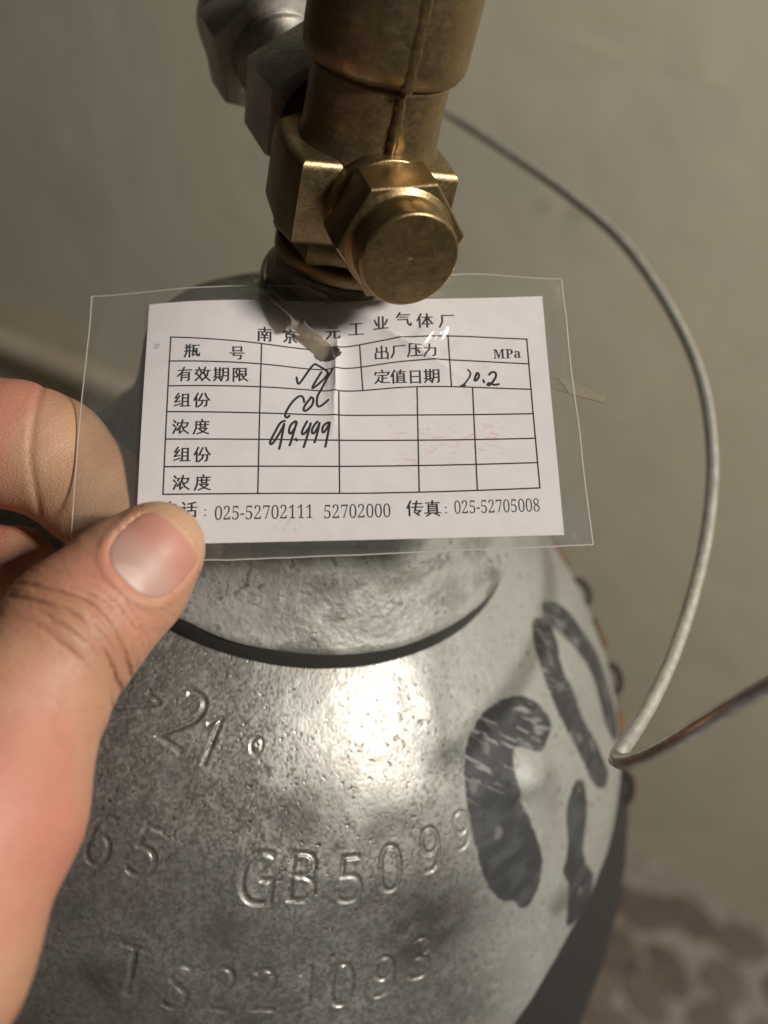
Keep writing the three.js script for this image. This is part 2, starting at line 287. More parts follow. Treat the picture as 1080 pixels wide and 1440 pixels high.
// neck ring: a coned collar with a dark band round its foot
{
  const N = 1024, M = 1024;
  const f = (x, y) => { const X = x / 17, Y = y / 17; return [fbm(X / 7, Y / 5, 5, 401), fbm(X / 1.8, Y / 1.6, 4, 421), Math.abs(fbm(X / 9 + 3, Y / 8, 4, 441) - 0.5), fbm(X / 0.6, Y / 0.6, 2, 461)]; };
  const map = dataTex(N, M, (x, y) => {
    const [a, b, k, d] = f(x, y);
    let c = mixc([0.38, 0.37, 0.33], [0.27, 0.26, 0.225], sstep(0.4, 0.65, a));
    c = mixc(c, [0.46, 0.45, 0.41], sstep(0.55, 0.72, b) * 0.5);
    c = mixc(c, [0.10, 0.085, 0.062], (1 - sstep(0.003, 0.014, k)) * sstep(0.45, 0.62, b) * 0.7);
    c = mixc(c, [0.075, 0.066, 0.052], sstep(0.62, 0.78, fbm(x / 110, y / 90, 5, 481)) * 0.5);
    c = mixc(c, [0.09, 0.08, 0.06], sstep(0.68, 0.76, b) * 0.5);
    return encc(c.map((q) => q * (0.9 + 0.2 * d)));
  }, true);
  const bump = dataTex(N, M, (x, y) => { const [a, b, k, d] = f(x, y); return 0.8 * b + 0.3 * a + 0.5 * d - 0.1 * (1 - sstep(0.004, 0.025, k)); }, false, true);
  const m = std({ map, bumpMap: bump, bumpScale: 0.20 * U, roughness: 0.55, metalness: 0.25 });
  const pts = [[40.2, 3.7], [40.3, 4.3], [39.8, 5.0], [37.9, 7.0], [35.4, 10.0], [33.0, 13.6], [31.2, 18], [30.0, 23], [29.3, 28.8], [29.0, 30.7], [28.2, 31.3], [14.0, 31.6], [13.2, 31.0], [13.0, 24]];
  const g = new THREE.LatheGeometry(pts.map(([r, y]) => new THREE.Vector2(r, y)), 160, Math.PI);
  { let arc = [0]; for (let k = 1; k < pts.length; k++) arc.push(arc[k - 1] + Math.hypot(pts[k][0] - pts[k - 1][0], pts[k][1] - pts[k - 1][1])); const uv = g.attributes.uv, n = pts.length; for (let i = 0; i < uv.count; i++) uv.setXY(i, (uv.getX(i) * 228) / 60, arc[i % n] / 60); }
  const p = g.attributes.position, v = V3();
  for (let i = 0; i < p.count; i++) { v.fromBufferAttribute(p, i); const az = Math.atan2(v.x, v.z), q = 0.5 * (noise3(Math.cos(az) * 5 + 9, Math.sin(az) * 5 + 9, v.y / 5) - 0.5), r = Math.hypot(v.x, v.z); p.setXYZ(i, v.x * (1 + q / r), v.y, v.z * (1 + q / r)); }
  g.computeVertexNormals();
  const ring = part('neck_ring', g, m, cylinder);
  part('foot_band', new THREE.LatheGeometry([[36, -1.2], [39.6, -1.0], [40.0, 0.0], [40.1, 3.1], [39.7, 3.65], [36, 3.7]].map(([r, y]) => new THREE.Vector2(r, y)), 160), std({ color: rgb(0.055, 0.053, 0.046), roughness: 0.55, metalness: 0.3 }), ring, 'dark band round the foot of the neck ring');
}

// ------------------------------------------------------------------ valve
const brassMap = dataTex(512, 512, (x, y) => {
  const a = fbm(x / 70, y / 70, 5, 501), b = fbm(x / 9, y / 14, 4, 521), s = noise2(x / 1.5, y / 40, 531);
  let c = mixc([0.345, 0.255, 0.135], [0.29, 0.21, 0.108], sstep(0.35, 0.7, a));
  c = mixc(c, [0.25, 0.17, 0.08], sstep(0.62, 0.78, b) * 0.45);
  return encc(c.map((q) => q * (0.92 + 0.16 * s)));
}, true);
const brassRough = dataTex(512, 512, (x, y) => { const b = fbm(x / 12, y / 12, 4, 541), c = fbm(x / 60, y / 60, 3, 547); const r = 0.37 + 0.2 * (b - 0.5) + 0.2 * (c - 0.5); return [0, r, 0.92]; });
const brassBump = dataTex(512, 512, (x, y) => 0.6 * fbm(x / 16, y / 16, 4, 551) + 0.25 * fbm(x / 3, y / 3, 2, 561) + 0.4 * (1 - sstep(0.0, 0.012, Math.abs(fbm(x / 110, y / 50, 3, 571) - 0.5))) * -0.5, false, true);
const brass = std({ map: brassMap, roughnessMap: brassRough, metalnessMap: brassRough, metalness: 1, roughness: 1, bumpMap: brassBump, bumpScale: 0.05 * U });
const brassWorn = std({ map: brassMap, color: rgb(0.9, 0.88, 0.82), roughnessMap: brassRough, metalnessMap: brassRough, metalness: 1, roughness: 0.95, bumpMap: brassBump, bumpScale: 0.03 * U });
const AZV = 27.5 * RAD, VD = V3(Math.sin(AZV), 0, Math.cos(AZV)), VT = V3(Math.cos(AZV), 0, -Math.sin(AZV)), VY = V3(0, 1, 0);
const lathe = (pts, n = 96) => new THREE.LatheGeometry(pts.map(([r, y]) => new THREE.Vector2(r, y)), n);
function poly(pts) { const s = new THREE.Shape(); s.setFromPoints(pts.map(([x, y]) => new THREE.Vector2(x, y))); return s; }
function bevelled(shape, depth, b, seg = 3) { const g = new THREE.ExtrudeGeometry(shape, { depth: depth - 2 * b, bevelEnabled: true, bevelSize: b, bevelThickness: b, bevelOffset: -b, bevelSegments: seg, steps: 1 }); g.translate(0, 0, b); return g; }
const hexPts = (R, rot) => [...Array(6)].map((_, k) => [R * Math.cos(rot + k * Math.PI / 3), R * Math.sin(rot + k * Math.PI / 3)]);
const soft = (g, a = 0.6) => toCreasedNormals(g, a);
const valve = thing('gas_valve', 'brass cylinder valve screwed into the neck ring, with a seam down its stem', 'valve', V3(0, 24, 0));
{
  const seam = (x) => 0.16 * (fbm(x / 2.2, 3, 3, 581) - 0.5);
  // forged block: plan outline in (lateral t, forward l)
  const plan = poly([[-11.4, 8.8], [11.2, 8.8], [11.6, 4.5], [11.2, -7], [8.2, -9.5], [-8.6, -9.5], [-12.2, -6], [-12.6, 3.5]]);
  const block = bevelled(plan, 12.8, 1.5, 4);       // along its z
  block.applyMatrix4(frame(V3(0, 67.9, 0), VT, VD, V3(0, -1, 0)));   // x -> lateral, y -> forward, z -> down
  const body = part('body', boxUV(soft(block), 14), brass, valve);
  // sloped underside
  const under = bevelled(poly(hexPts(11.6, 0.3)), 4.4, 1.2, 2); under.applyMatrix4(frame(V3(0, 56.2, 0), VT, VD, V3(0, -1, 0)));
  part('underside', boxUV(soft(under), 14), brass, valve);
  part('collar', boxUV(lathe([[0, 52.6], [10.6, 52.4], [11.0, 51.9], [11.0, 50.3], [10.4, 49.6], [9.5, 49.2], [9.5, 45]]), 14), brass, valve);
  // stem and bonnet
  part('stem', boxUV(lathe([[10.4, 67.0], [10.0, 68.2], [9.7, 69.6], [9.6, 72], [9.55, 77.6], [9.75, 78.6], [0, 79]]), 14), brass, valve);
  const bonnet = part('bonnet', boxUV(lathe([[0, 78], [9.4, 78.1], [10.5, 78.7], [11.1, 79.7], [11.3, 81.4], [11.4, 93], [11.4, 100], [10.8, 101.2], [6, 101.4], [5.6, 102], [5.4, 112], [0, 112.4]]), 14), brass, valve);
  // the mould seam up the front of stem and bonnet
  const rib = (y0, y1, r0, r1, w) => gridGeo(10, 40, (a, b) => { const y = lerp(y0, y1, b), t = (a - 0.5) * 2, ww = w * (0.85 + 0.5 * noise2(y * 1.4, 2, 591)), az = AZV + 0.012 * (noise2(y * 0.7, 7, 592) - 0.5), R = lerp(r0, r1, b) - 0.25 + 0.75 * Math.sqrt(Math.max(0, 1 - t * t)) + seam(y); const ang = az + t * ww / R; return V3(R * Math.sin(ang), y, R * Math.cos(ang)); });
  part('mould_seam', boxUV(rib(68.2, 79, 10.2, 9.6, 0.75), 14), brassWorn, body);
  part('mould_seam', boxUV(rib(78.6, 100, 11.0, 11.35, 0.85), 14), brassWorn, bonnet);
  // burst-disc cap: hex, shoulder and round cap pointing forward
  const HC = V3(0, 62.0, 0).addScaledVector(VT, 0.7);
  const hex = bevelled(poly(hexPts(9.0, 0.16)), 7.2, 0.5, 3); hex.applyMatrix4(frame(HC.clone().addScaledVector(VD, 11.6), VT, VY, VD));
  const nut = part('hex_nut', boxUV(soft(hex, 0.5), 14), brassWorn, valve);
  const cap = lathe([[7.6, 0], [7.35, 0.2], [6.9, 0.4], [6.72, 0.7], [6.68, 1.2], [6.75, 4.2], [6.6, 4.75], [6.2, 5.05], [0.7, 5.1], [0.4, 4.95], [0, 4.9]], 72); cap.rotateX(Math.PI / 2);
  cap.applyMatrix4(frame(HC.clone().addScaledVector(VD, 18.75).addScaledVector(VT, -0.3), VT, VY, VD));
  part('round_cap', boxUV(cap, 14), brassWorn, nut);
  const wash = lathe([[0, 0], [8.3, 0], [8.3, 3.6], [7.9, 4.2], [0, 4.3]], 60); wash.rotateX(Math.PI / 2); wash.applyMatrix4(frame(HC.clone().addScaledVector(VD, 7.6), VT, VY, VD));
  part('washer', boxUV(wash, 14), brass, valve);
  // sealing tape wound round the tapered thread
  const tapeMap = dataTex(256, 256, (x, y) => { const a = fbm(x / 30, y / 7, 4, 601), b = fbm(x / 60, y / 16, 4, 611); return encc(mixc(mixc([0.55, 0.50, 0.40], [0.38, 0.32, 0.22], sstep(0.35, 0.65, a)), [0.13, 0.095, 0.06], sstep(0.5, 0.68, b) * 0.85)); }, true);
  const tape = gridGeo(96, 60, (a, b) => { const az = a * 2 * Math.PI, y = lerp(49.2, 30.5, b); const w = 0.35 * Math.sin((y * 1.9 + az * 0.6) * 1.0) + 0.5 * (fbm(Math.cos(az) * 3 + 9, y / 2.2 + Math.sin(az) * 2, 3, 621) - 0.5); const r = 9.9 + 1.5 * sstep(49.5, 45.5, y) - 0.4 * sstep(40, 31, y) + w * sstep(49.4, 47.5, y); return V3(r * Math.sin(az), y, r * Math.cos(az)); }, true);
  part('thread_tape', tape, std({ map: tapeMap, roughness: 0.55, sheen: 0.2 }), valve, 'yellowed sealing tape wound round the thread');
}

// ------------------------------------------------------------------ outlet fitting behind the valve
const FA = -143 * RAD, FDIR = V3(Math.sin(FA), 0.10, Math.cos(FA)).normalize(), FX = V3(Math.cos(FA), 0, -Math.sin(FA)), FY = FDIR.clone().cross(FX);
const fitAt = (l) => V3(0, 63.5, 0).addScaledVector(FDIR, l);
const steelMap = dataTex(256, 256, (x, y) => encc(mixc([0.66, 0.63, 0.57], [0.56, 0.53, 0.47], sstep(0.35, 0.7, fbm(x / 18, y / 18, 5, 641)))), true);
const steelBump = dataTex(256, 256, (x, y) => fbm(x / 5, y / 5, 4, 651), false, true);
const steel = std({ map: steelMap, metalness: 0.6, roughness: 0.36, bumpMap: steelBump, bumpScale: 0.06 * U });
const fitting = thing('outlet_fitting', 'grey steel hex coupling on the back of the brass valve', 'pipe fitting', V3(0, 63.5, 0));
{
  const along = (g, l) => { g.applyMatrix4(frame(fitAt(l), FX, FY, FDIR)); return g; };
  const L = (pts, l) => { const g = lathe(pts, 72); g.rotateX(Math.PI / 2); return along(g, l); };
  part('thread_boss', boxUV(L([[0, 0], [7.4, 0], [7.6, 6.2], [7.0, 6.6], [7.4, 7.2], [0, 7.3]], 7.5), 14), std({ color: rgb(0.05, 0.042, 0.03), roughness: 0.5, metalness: 0.6 }), fitting);
  part('hex_nut', boxUV(soft(along(bevelled(poly(hexPts(10.6, 0.42)), 11, 0.7, 2), 14.5), 0.5), 14), steel, fitting);
  part('barrel', boxUV(L([[8.6, 0], [8.4, 1.2], [7.4, 2.2], [7.2, 3], [7.2, 8], [7.6, 8.4], [7.6, 10], [0, 10.2]], 25.3), 14), steel, fitting);
  part('hex_nut', boxUV(soft(along(bevelled(poly(hexPts(11.6, 0.2)), 9, 0.8, 2), 35.4), 0.5), 14), steel, fitting, 'rear hex nut');
  part('end_cap', boxUV(L([[9.6, 0], [9.8, 2], [9.2, 6.5], [6.5, 9.5], [2.2, 10.8], [0, 11]], 44.2), 14), steel, fitting);
}

// ------------------------------------------------------------------ bent steel tube
{
  const P = [fitAt(54).toArray(), [-37.8, 76.2, -66], [-35.3, 74.7, -100.9], [-28.6, 62.3, -116.8], [-22, 47.8, -124.4], [-12.9, 38.1, -127], [-1.1, 33.9, -129], [16.5, 33.75, -113.7], [35.75, 35.4, -89.5], [49.2, 36.1, -68.4], [60.1, 33, -49.2], [66.7, 29.3, -33.3], [70.3, 23.9, -18.5], [70.5, 19.4, -1.8], [67.8, 16, 16.7], [63, 15, 34.5], [58.8, 14.7, 45.3], [57.1, 14.35, 48.9], [56.5, 14.5, 50.6], [57.2, 15.9, 51.8], [58.9, 19.2, 52.6], [62.4, 28.4, 53.4], [67, 38.1, 53], [73.5, 52.2, 54], [88, 78, 62]].map((p) => V3(...p));
  const cv = new THREE.CatmullRomCurve3(P, false, 'centripetal');
  const g = new THREE.TubeGeometry(cv, 420, 1.12, 16, false);
  const map = dataTex(1024, 64, (x, y) => { const a = fbm(x / 3, y / 9, 3, 671), b = fbm(x / 22, y / 30, 4, 681); return encc(mixc(mixc([0.66, 0.645, 0.60], [0.54, 0.525, 0.48], sstep(0.35, 0.7, a)), [0.36, 0.33, 0.29], sstep(0.58, 0.76, b) * 0.4)); }, true);
  const bump = dataTex(1024, 64, (x, y) => fbm(x * 0.9, y / 16, 3, 691), false, true);
  solo('steel_tube', g, std({ map, metalness: 0.6, roughness: 0.24, bumpMap: bump, bumpScale: 0.03 * U }), 'thin bent steel tube looping from behind the brass valve and folding back beside the shoulder', 'tube');
}

// ------------------------------------------------------------------ rusty chain behind the shoulder
{
  const ch = thing('rusty_chain', 'rusty dark chain lying round the far side of the cylinder shoulder', 'chain', V3(30, -30, -50));
  const N = 22, link = (c, t, n, k) => {
    const sh = []; for (let i = 0; i < 24; i++) { const a = (i / 24) * 6.283; sh.push(V3(Math.cos(a) * 2.9, Math.sin(a) * 1.5, 0)); }
    const g = new THREE.TubeGeometry(new THREE.CatmullRomCurve3(sh, true), 32, 0.75, 8, true);
    const up = t.clone().cross(n).normalize(), [Y, Z] = k % 2 ? [up, n] : [n, up.clone().negate()];
    g.applyMatrix4(frame(c, t, Y, t.clone().cross(Y)));
    return g;
  };
  const mats = [[0.05, 0.036, 0.026], [0.15, 0.085, 0.04], [0.035, 0.028, 0.022], [0.11, 0.065, 0.032]].map((c, k) => std({ roughness: 0.85, map: dataTex(64, 64, (x, y) => encc(c.map((q) => q * (0.5 + fbm(x / 8, y / 8, 4, 700 + k)))), true) }));
  const at = (a) => { const az = lerp(86, 250, a), y = lerp(-46, 0, Math.pow(Math.sin(clamp(a * 1.05) * Math.PI / 2), 0.8)) - 0.0, r = ellR(y) + 0.35; return V3(r * Math.sin(az * RAD), y, r * Math.cos(az * RAD)); };
  for (let k = 0; k < N; k++) { const a = k / N, p = at(a), t = at(a + 0.01).sub(p).normalize(); const n = V3(p.x / EA ** 2, (p.y + EK) / EB ** 2, p.z / EA ** 2).normalize(); part('chain_link', link(p, t, n.sub(t.clone().multiplyScalar(n.dot(t))).normalize(), k), mats[k % 4], ch); }
}

// ------------------------------------------------------------------ the tag: printed card in a clear sleeve
const CO = V3(-24.58, 42.17, 16.54), CA = V3(0.9535, 0.2189, -0.2071).normalize(), CN = V3(-0.0863, 0.8569, 0.5083).normalize(), CB = CA.clone().cross(CN).normalize();
// gentle buckling of the card: a dip where the tie pulls at the hole and a soft curl; in local units along its normal
function buckle(a, b) {
  const d = Math.hypot((a - 26) / 9, (b - 6) / 9);
  return -1.5 * Math.exp(-d * d * 1.2) + 0.9 * Math.exp(-Math.abs(a - 27.6 + 0.04 * b) / 0.9) * sstep(24, 10, b) * sstep(3, 9, b) + 0.5 * Math.exp(-Math.abs((a - 40) * 0.6 - (b - 9) * 0.8) / 0.8) * sstep(13, 3, Math.hypot(a - 35, b - 12)) + 0.5 * Math.sin(a / 57 * 5.2 + 0.6) * (0.3 + 0.7 * sstep(38, 0, b)) + 0.25 * Math.sin(b / 9 + a / 16) - 0.9 * sstep(8, -9, a) * sstep(25, 0, b);
}
const cardPt = (a, b, n) => CO.clone().addScaledVector(CA, a).addScaledVector(CB, b).addScaledVector(CN, n);
const onCard = (a, b, n) => cardPt(a, b, n + buckle(a, b));
const GLYPH = {
  南: '50,4 50,26|14,18 86,18|16,94 16,34 84,34 84,90 76,94|36,42 42,52|64,42 57,52|30,56 70,56|27,72 73,72|50,56 50,92', 京: '48,2 54,12|10,18 90,18|28,32 28,56|28,32 72,32 72,56|28,54 72,54|50,56 50,92 42,88|32,66 16,86|66,66 86,84',
  上: '48,8 48,90|48,44 80,44|8,90 92,90', 元: '22,18 78,18|8,42 92,42|38,42 34,66 12,92|60,42 60,84 66,90 86,90 90,76', 工: '16,16 84,16|50,16 50,86|6,86 94,86', 业: '38,8 38,86|62,8 62,86|12,30 26,64|88,28 74,62|6,88 94,88',
  气: '28,6 10,36|24,20 86,20|26,36 76,36|14,52 72,52 74,78 84,92 92,90 92,78', 体: '28,6 6,50|20,34 20,94|34,28 96,28|64,6 64,94|62,30 36,74|66,30 94,72|50,74 80,74', 厂: '20,14 92,14|22,14 22,56 6,92',
  瓶: '14,8 20,20|38,6 32,20|6,26 48,26|4,52 50,52|18,26 18,60 6,92|36,26 36,94|52,14 96,14|60,14 56,84 70,78|60,38 80,38 80,72 86,88 96,86 96,74|66,50 72,62', 号: '26,8 26,36|26,8 76,8 76,36|26,34 76,34|6,50 94,50|34,50 28,66 76,66 72,90 58,92',
  出: '50,4 50,90|20,16 20,44 80,44|80,16 80,48|12,54 12,90 88,90|88,54 88,94', 压: '16,10 92,10|18,10 18,56 6,92|30,42 88,42|58,20 58,86|22,88 96,88|70,56 80,70', 力: '12,32 82,32 78,84 64,92|46,6 44,40 10,92',
  有: '8,22 92,22|44,4 32,36 6,62|30,40 30,94|30,40 76,40 76,90 66,94|30,56 76,56|30,72 76,72', 效: '26,4 30,14|4,20 52,20|18,28 6,48|36,28 50,44|42,44 32,68 6,92|14,46 48,88|66,4 54,40|60,26 96,26|84,26 76,62 46,94|58,40 70,72 96,94',
  期: '14,6 14,68|40,6 40,68|4,20 50,20|14,36 40,36|14,52 40,52|2,68 52,68|20,74 6,92|34,74 46,88|60,10 60,60 50,94|60,10 92,10 92,88 82,94|60,36 92,36|60,60 92,60', 限: '10,8 10,94|10,8 34,8 24,34 36,54 30,66 18,64|46,8 46,90 62,82|46,8 84,8 84,46|46,27 84,27|46,46 84,46|88,52 70,66|58,48 72,76 96,92',
  定: '48,2 52,12|10,18 6,34|10,20 92,20 84,34|22,40 78,40|50,40 50,84|50,60 78,60|28,54 24,74 6,94|22,72 46,90 94,92', 值: '26,4 6,46|18,32 18,94|34,16 94,16|64,4 60,30|42,30 42,88|42,30 84,30 84,88|42,46 84,46|42,60 84,60|42,74 84,74|30,90 98,90',
  日: '22,10 22,92|22,10 78,10 78,92|22,48 78,48|22,88 78,88', 组: '26,4 8,34 28,32|34,22 6,62 38,56|4,86 40,74|52,12 52,88|52,12 86,12 86,88|52,36 86,36|52,60 86,60|40,90 98,90', 份: '28,4 6,50|20,34 20,94|54,8 34,52|72,6 80,28 98,50|44,52 84,52 80,86 70,92|58,52 52,76 32,94',
  浓: '8,8 18,20|4,34 14,44|6,90 22,54|32,24 30,38|32,24 92,24 88,36|60,6 54,36 28,72|44,50 44,90 58,80|88,44 66,58|56,44 70,74 96,92', 度: '52,2 56,12|16,16 94,16|18,16 18,56 4,94|28,34 92,34|44,24 44,50|72,24 72,50|44,50 72,50|30,60 82,60 62,80 26,94|38,64 60,82 94,94',
  电: '16,20 16,66|16,20 78,20 78,66|16,42 78,42|16,64 78,64|46,4 46,84 54,92 90,92 92,76', 话: '12,6 22,18|4,36 22,36 22,86 36,74|86,6 42,16|34,36 96,36|64,12 64,58|44,58 44,94|44,58 86,58 86,94|44,90 86,90',
  传: '26,4 6,46|18,32 18,94|38,20 92,20|32,42 98,42|62,4 50,64 84,64 64,84|48,74 74,94', 真: '10,14 90,14|50,2 48,26|26,26 26,76|26,26 76,26 76,76|26,38 76,38|26,51 76,51|26,64 76,64|4,78 96,78|36,82 14,96|64,82 88,96',
};
const paperTex = (() => {
  const w = 1792, h = 1164, c = document.createElement('canvas'); c.width = w; c.height = h;
  const x = c.getContext('2d');
  x.fillStyle = 'rgb(226,219,220)'; x.fillRect(0, 0, w, h);
  const im = x.getImageData(0, 0, w, h);
  for (let j = 0, k = 0; j < h; j++) for (let i = 0; i < w; i++, k += 4) { const n = (fbm(i / 60, j / 60, 4, 801) - 0.5) * 10 + (noise2(i / 1.7, j / 1.7, 811) - 0.5) * 7; im.data[k] += n; im.data[k + 1] += n; im.data[k + 2] += n; }
  x.putImageData(im, 0, 0);
  const ink = 'rgb(34,31,33)';
  x.lineCap = 'round'; x.lineJoin = 'round'; x.strokeStyle = x.fillStyle = ink;
  const curve = (pts, lw, col = ink) => { x.strokeStyle = col; x.lineWidth = lw; x.beginPath(); pts.forEach(([u, v], i) => { if (!i) x.moveTo(u * w, v * h); else if (i < pts.length - 1) { const n = pts[i + 1]; x.quadraticCurveTo(u * w, v * h, (u + n[0]) / 2 * w, (v + n[1]) / 2 * h); } else x.lineTo(u * w, v * h); }); x.stroke(); };
  // the ruled table
  const US = [0.060, 0.288, 0.40, 0.462, 0.535, 0.64, 0.755, 0.953];
  const rows = [[0.158, 0.194, 0.207, 0.205, 0.187, 0.167, 0.163, 0.189], [0.264, 0.281, 0.296, 0.300, 0.290, 0.270, 0.268, 0.297], [0.371, 0.380, 0.390, 0.399, 0.396, 0.383, 0.384, 0.407], [0.479, 0.490, 0.497, 0.501, 0.502, 0.503, 0.505, 0.511], [0.591, 0.598, 0.602, 0.604, 0.606, 0.608, 0.610, 0.614], [0.701, 0.705, 0.708, 0.710, 0.711, 0.712, 0.713, 0.714], [0.809, 0.812, 0.815, 0.817, 0.819, 0.819, 0.819, 0.816]];
  const rowAt = (r, u) => { for (let k = 1; k < US.length; k++) if (u <= US[k]) return lerp(rows[r][k - 1], rows[r][k], clamp((u - US[k - 1]) / (US[k] - US[k - 1]))); return rows[r][7]; };
  for (const r of rows) curve(US.map((u, i) => [u, r[i]]), 6.4);
  const vert = (u0, r0, u1, r1) => curve([[u0, rowAt(r0, u0)], [u1, rowAt(r1, u1)]], 6.4);
  vert(0.061, 0, 0.0595, 6); vert(0.288, 0, 0.284, 6); vert(0.532, 0, 0.538, 2); vert(0.755, 0, 0.757, 2); vert(0.479, 2, 0.478, 6); vert(0.672, 2, 0.667, 6); vert(0.809, 2, 0.805, 6); vert(0.952, 0, 0.953, 6);
  // characters: strokes thin across, thick down
  const glyph = (ch, u, v, s) => { for (const st of GLYPH[ch].split('|')) { const p = st.split(' ').map((q) => q.split(',').map(Number)); for (let i = 1; i < p.length; i++) { const dx = p[i][0] - p[i - 1][0], dy = p[i][1] - p[i - 1][1]; x.lineWidth = s * lerp(0.062, 0.098, Math.abs(dy) / Math.hypot(dx, dy)) * 1.2; x.strokeStyle = ink; x.beginPath(); x.moveTo(u * w + (p[i - 1][0] / 100 - 0.5) * s, v * h + (p[i - 1][1] / 100 - 0.5) * s); x.lineTo(u * w + (p[i][0] / 100 - 0.5) * s, v * h + (p[i][1] / 100 - 0.5) * s); x.stroke(); } } };
  const S = '南 .295 .152;京 .358 .155;上 .413 .145;元 .465 .131;工 .524 .118;业 .587 .101;气 .645 .088;体 .698 .096;厂 .754 .099;瓶 .116 .223;号 .228 .237;出 .587 .230;厂 .629 .228;压 .670 .227;力 .709 .229;有 .101 .324;效 .145 .326;期 .191 .328;限 .237 .330;定 .587 .337;值 .627 .339;日 .669 .341;期 .710 .339;组 .097 .433;份 .144 .435;浓 .096 .543;度 .146 .545;组 .101 .654;份 .149 .656;浓 .102 .765;度 .153 .767;电 .079 .868;话 .123 .870;传 .655 .883;真 .697 .885';
  S.split(';').forEach((q, i) => { const [ch, u, v] = q.split(' '); glyph(ch, +u, +v, i < 9 ? 76 : 72); });
  const text = (t, u0, u1, v, size, font) => { x.fillStyle = ink; x.font = font.replace('serif', size + 'px serif'); const m = x.measureText(t).width; x.save(); x.translate(u0 * w, v * h); x.scale((u1 - u0) * w / m, 1); x.fillText(t, 0, 0); x.restore(); };
  text('025-52702111', 0.182, 0.417, 0.911, 86, 'serif'); text('52702000', 0.439, 0.599, 0.914, 86, 'serif'); text('025-52705008', 0.747, 0.950, 0.907, 82, 'serif');
  text(':', 0.157, 0.165, 0.897, 60, 'serif'); text(':', 0.724, 0.732, 0.905, 60, 'serif');
  text('MPa', 0.865, 0.935, 0.270, 66, 'bold serif'); 
  // handwriting in black pen
  const pen = (p, lw = 10.5) => curve(p, lw, 'rgb(26,24,28)');
  pen([[0.375, 0.336], [0.377, 0.368], [0.384, 0.361], [0.412, 0.281], [0.42, 0.272]]); pen([[0.42, 0.272], [0.457, 0.306], [0.446, 0.337], [0.416, 0.385], [0.412, 0.381], [0.436, 0.309]]); pen([[0.465, 0.300], [0.449, 0.341], [0.436, 0.39], [0.426, 0.415], [0.424, 0.453], [0.43, 0.469], [0.453, 0.437]]);
  pen([[0.394, 0.444], [0.392, 0.419], [0.381, 0.417], [0.365, 0.443], [0.351, 0.481], [0.347, 0.504], [0.352, 0.512], [0.358, 0.503]]); pen([[0.41, 0.426], [0.394, 0.46], [0.392, 0.481], [0.399, 0.483], [0.415, 0.457], [0.417, 0.426], [0.41, 0.423]]);
  pen([[0.347, 0.524], [0.338, 0.523], [0.323, 0.572], [0.312, 0.606], [0.312, 0.619], [0.319, 0.617], [0.343, 0.55], [0.347, 0.527], [0.337, 0.618], [0.334, 0.637]]); pen([[0.374, 0.525], [0.363, 0.532], [0.356, 0.566], [0.361, 0.581], [0.374, 0.547], [0.377, 0.521], [0.365, 0.596], [0.359, 0.623]]); pen([[0.374, 0.597], [0.376, 0.604]]);
  pen([[0.401, 0.526], [0.39, 0.559], [0.388, 0.578], [0.394, 0.579], [0.408, 0.549], [0.411, 0.526], [0.401, 0.59], [0.393, 0.631]]); pen([[0.426, 0.527], [0.414, 0.549], [0.412, 0.576], [0.419, 0.576], [0.43, 0.542], [0.432, 0.527], [0.426, 0.576], [0.419, 0.612]]); pen([[0.453, 0.531], [0.441, 0.539], [0.437, 0.565], [0.441, 0.577], [0.455, 0.539], [0.457, 0.528], [0.45, 0.592], [0.445, 0.63]]);
  pen([[0.8, 0.315], [0.807, 0.324], [0.804, 0.347], [0.788, 0.38], [0.778, 0.385], [0.791, 0.382]], 8); pen([[0.822, 0.33], [0.817, 0.347], [0.814, 0.364], [0.821, 0.361], [0.828, 0.342], [0.825, 0.33]]); pen([[0.837, 0.361], [0.838, 0.37]]); pen([[0.852, 0.338], [0.858, 0.326], [0.868, 0.328], [0.870, 0.345], [0.861, 0.368], [0.850, 0.386], [0.845, 0.380], [0.852, 0.372], [0.862, 0.384], [0.874, 0.380]]);
  // faint red stamp traces and a grey smear
  const R = rng(31);
  for (let i = 0; i < 70; i++) { const u = 0.60 + 0.29 * R(), v = 0.53 + 0.19 * R(); x.strokeStyle = 'rgba(214,120,120,' + (0.06 + 0.2 * R() * (u > 0.78 ? 1 : 0.5)) + ')'; x.lineWidth = 4 + 7 * R(); x.beginPath(); x.moveTo(u * w, v * h); x.lineTo((u + (R() - 0.5) * 0.06) * w, (v + (R() - 0.5) * 0.03) * h); x.stroke(); }
  for (let i = 0; i < 160; i++) { x.fillStyle = 'rgba(120,105,88,' + 0.05 * R() + ')'; x.beginPath(); x.arc((0.36 + (R() + R() - 1) * 0.05) * w, (0.93 + (R() + R() - 1) * 0.06) * h, 2 + 7 * R(), 0, 7); x.fill(); }
  for (let i = 0; i < 14; i++) { x.fillStyle = 'rgba(110,105,105,0.16)'; x.beginPath(); x.arc((0.026 + (R() - 0.5) * 0.012) * w, (0.195 + (R() - 0.5) * 0.016) * h, 3 + 4 * R(), 0, 7); x.fill(); }
  const t = new THREE.CanvasTexture(c); t.colorSpace = THREE.SRGBColorSpace; t.magFilter = THREE.LinearFilter;
  return t;
})();
const HOLE = [25.9, 8.4];
const tagThing = thing('cylinder_tag', 'white printed card with handwritten figures in a clear plastic sleeve, tied to the valve neck', 'tag', onCard(26, 4, 0));
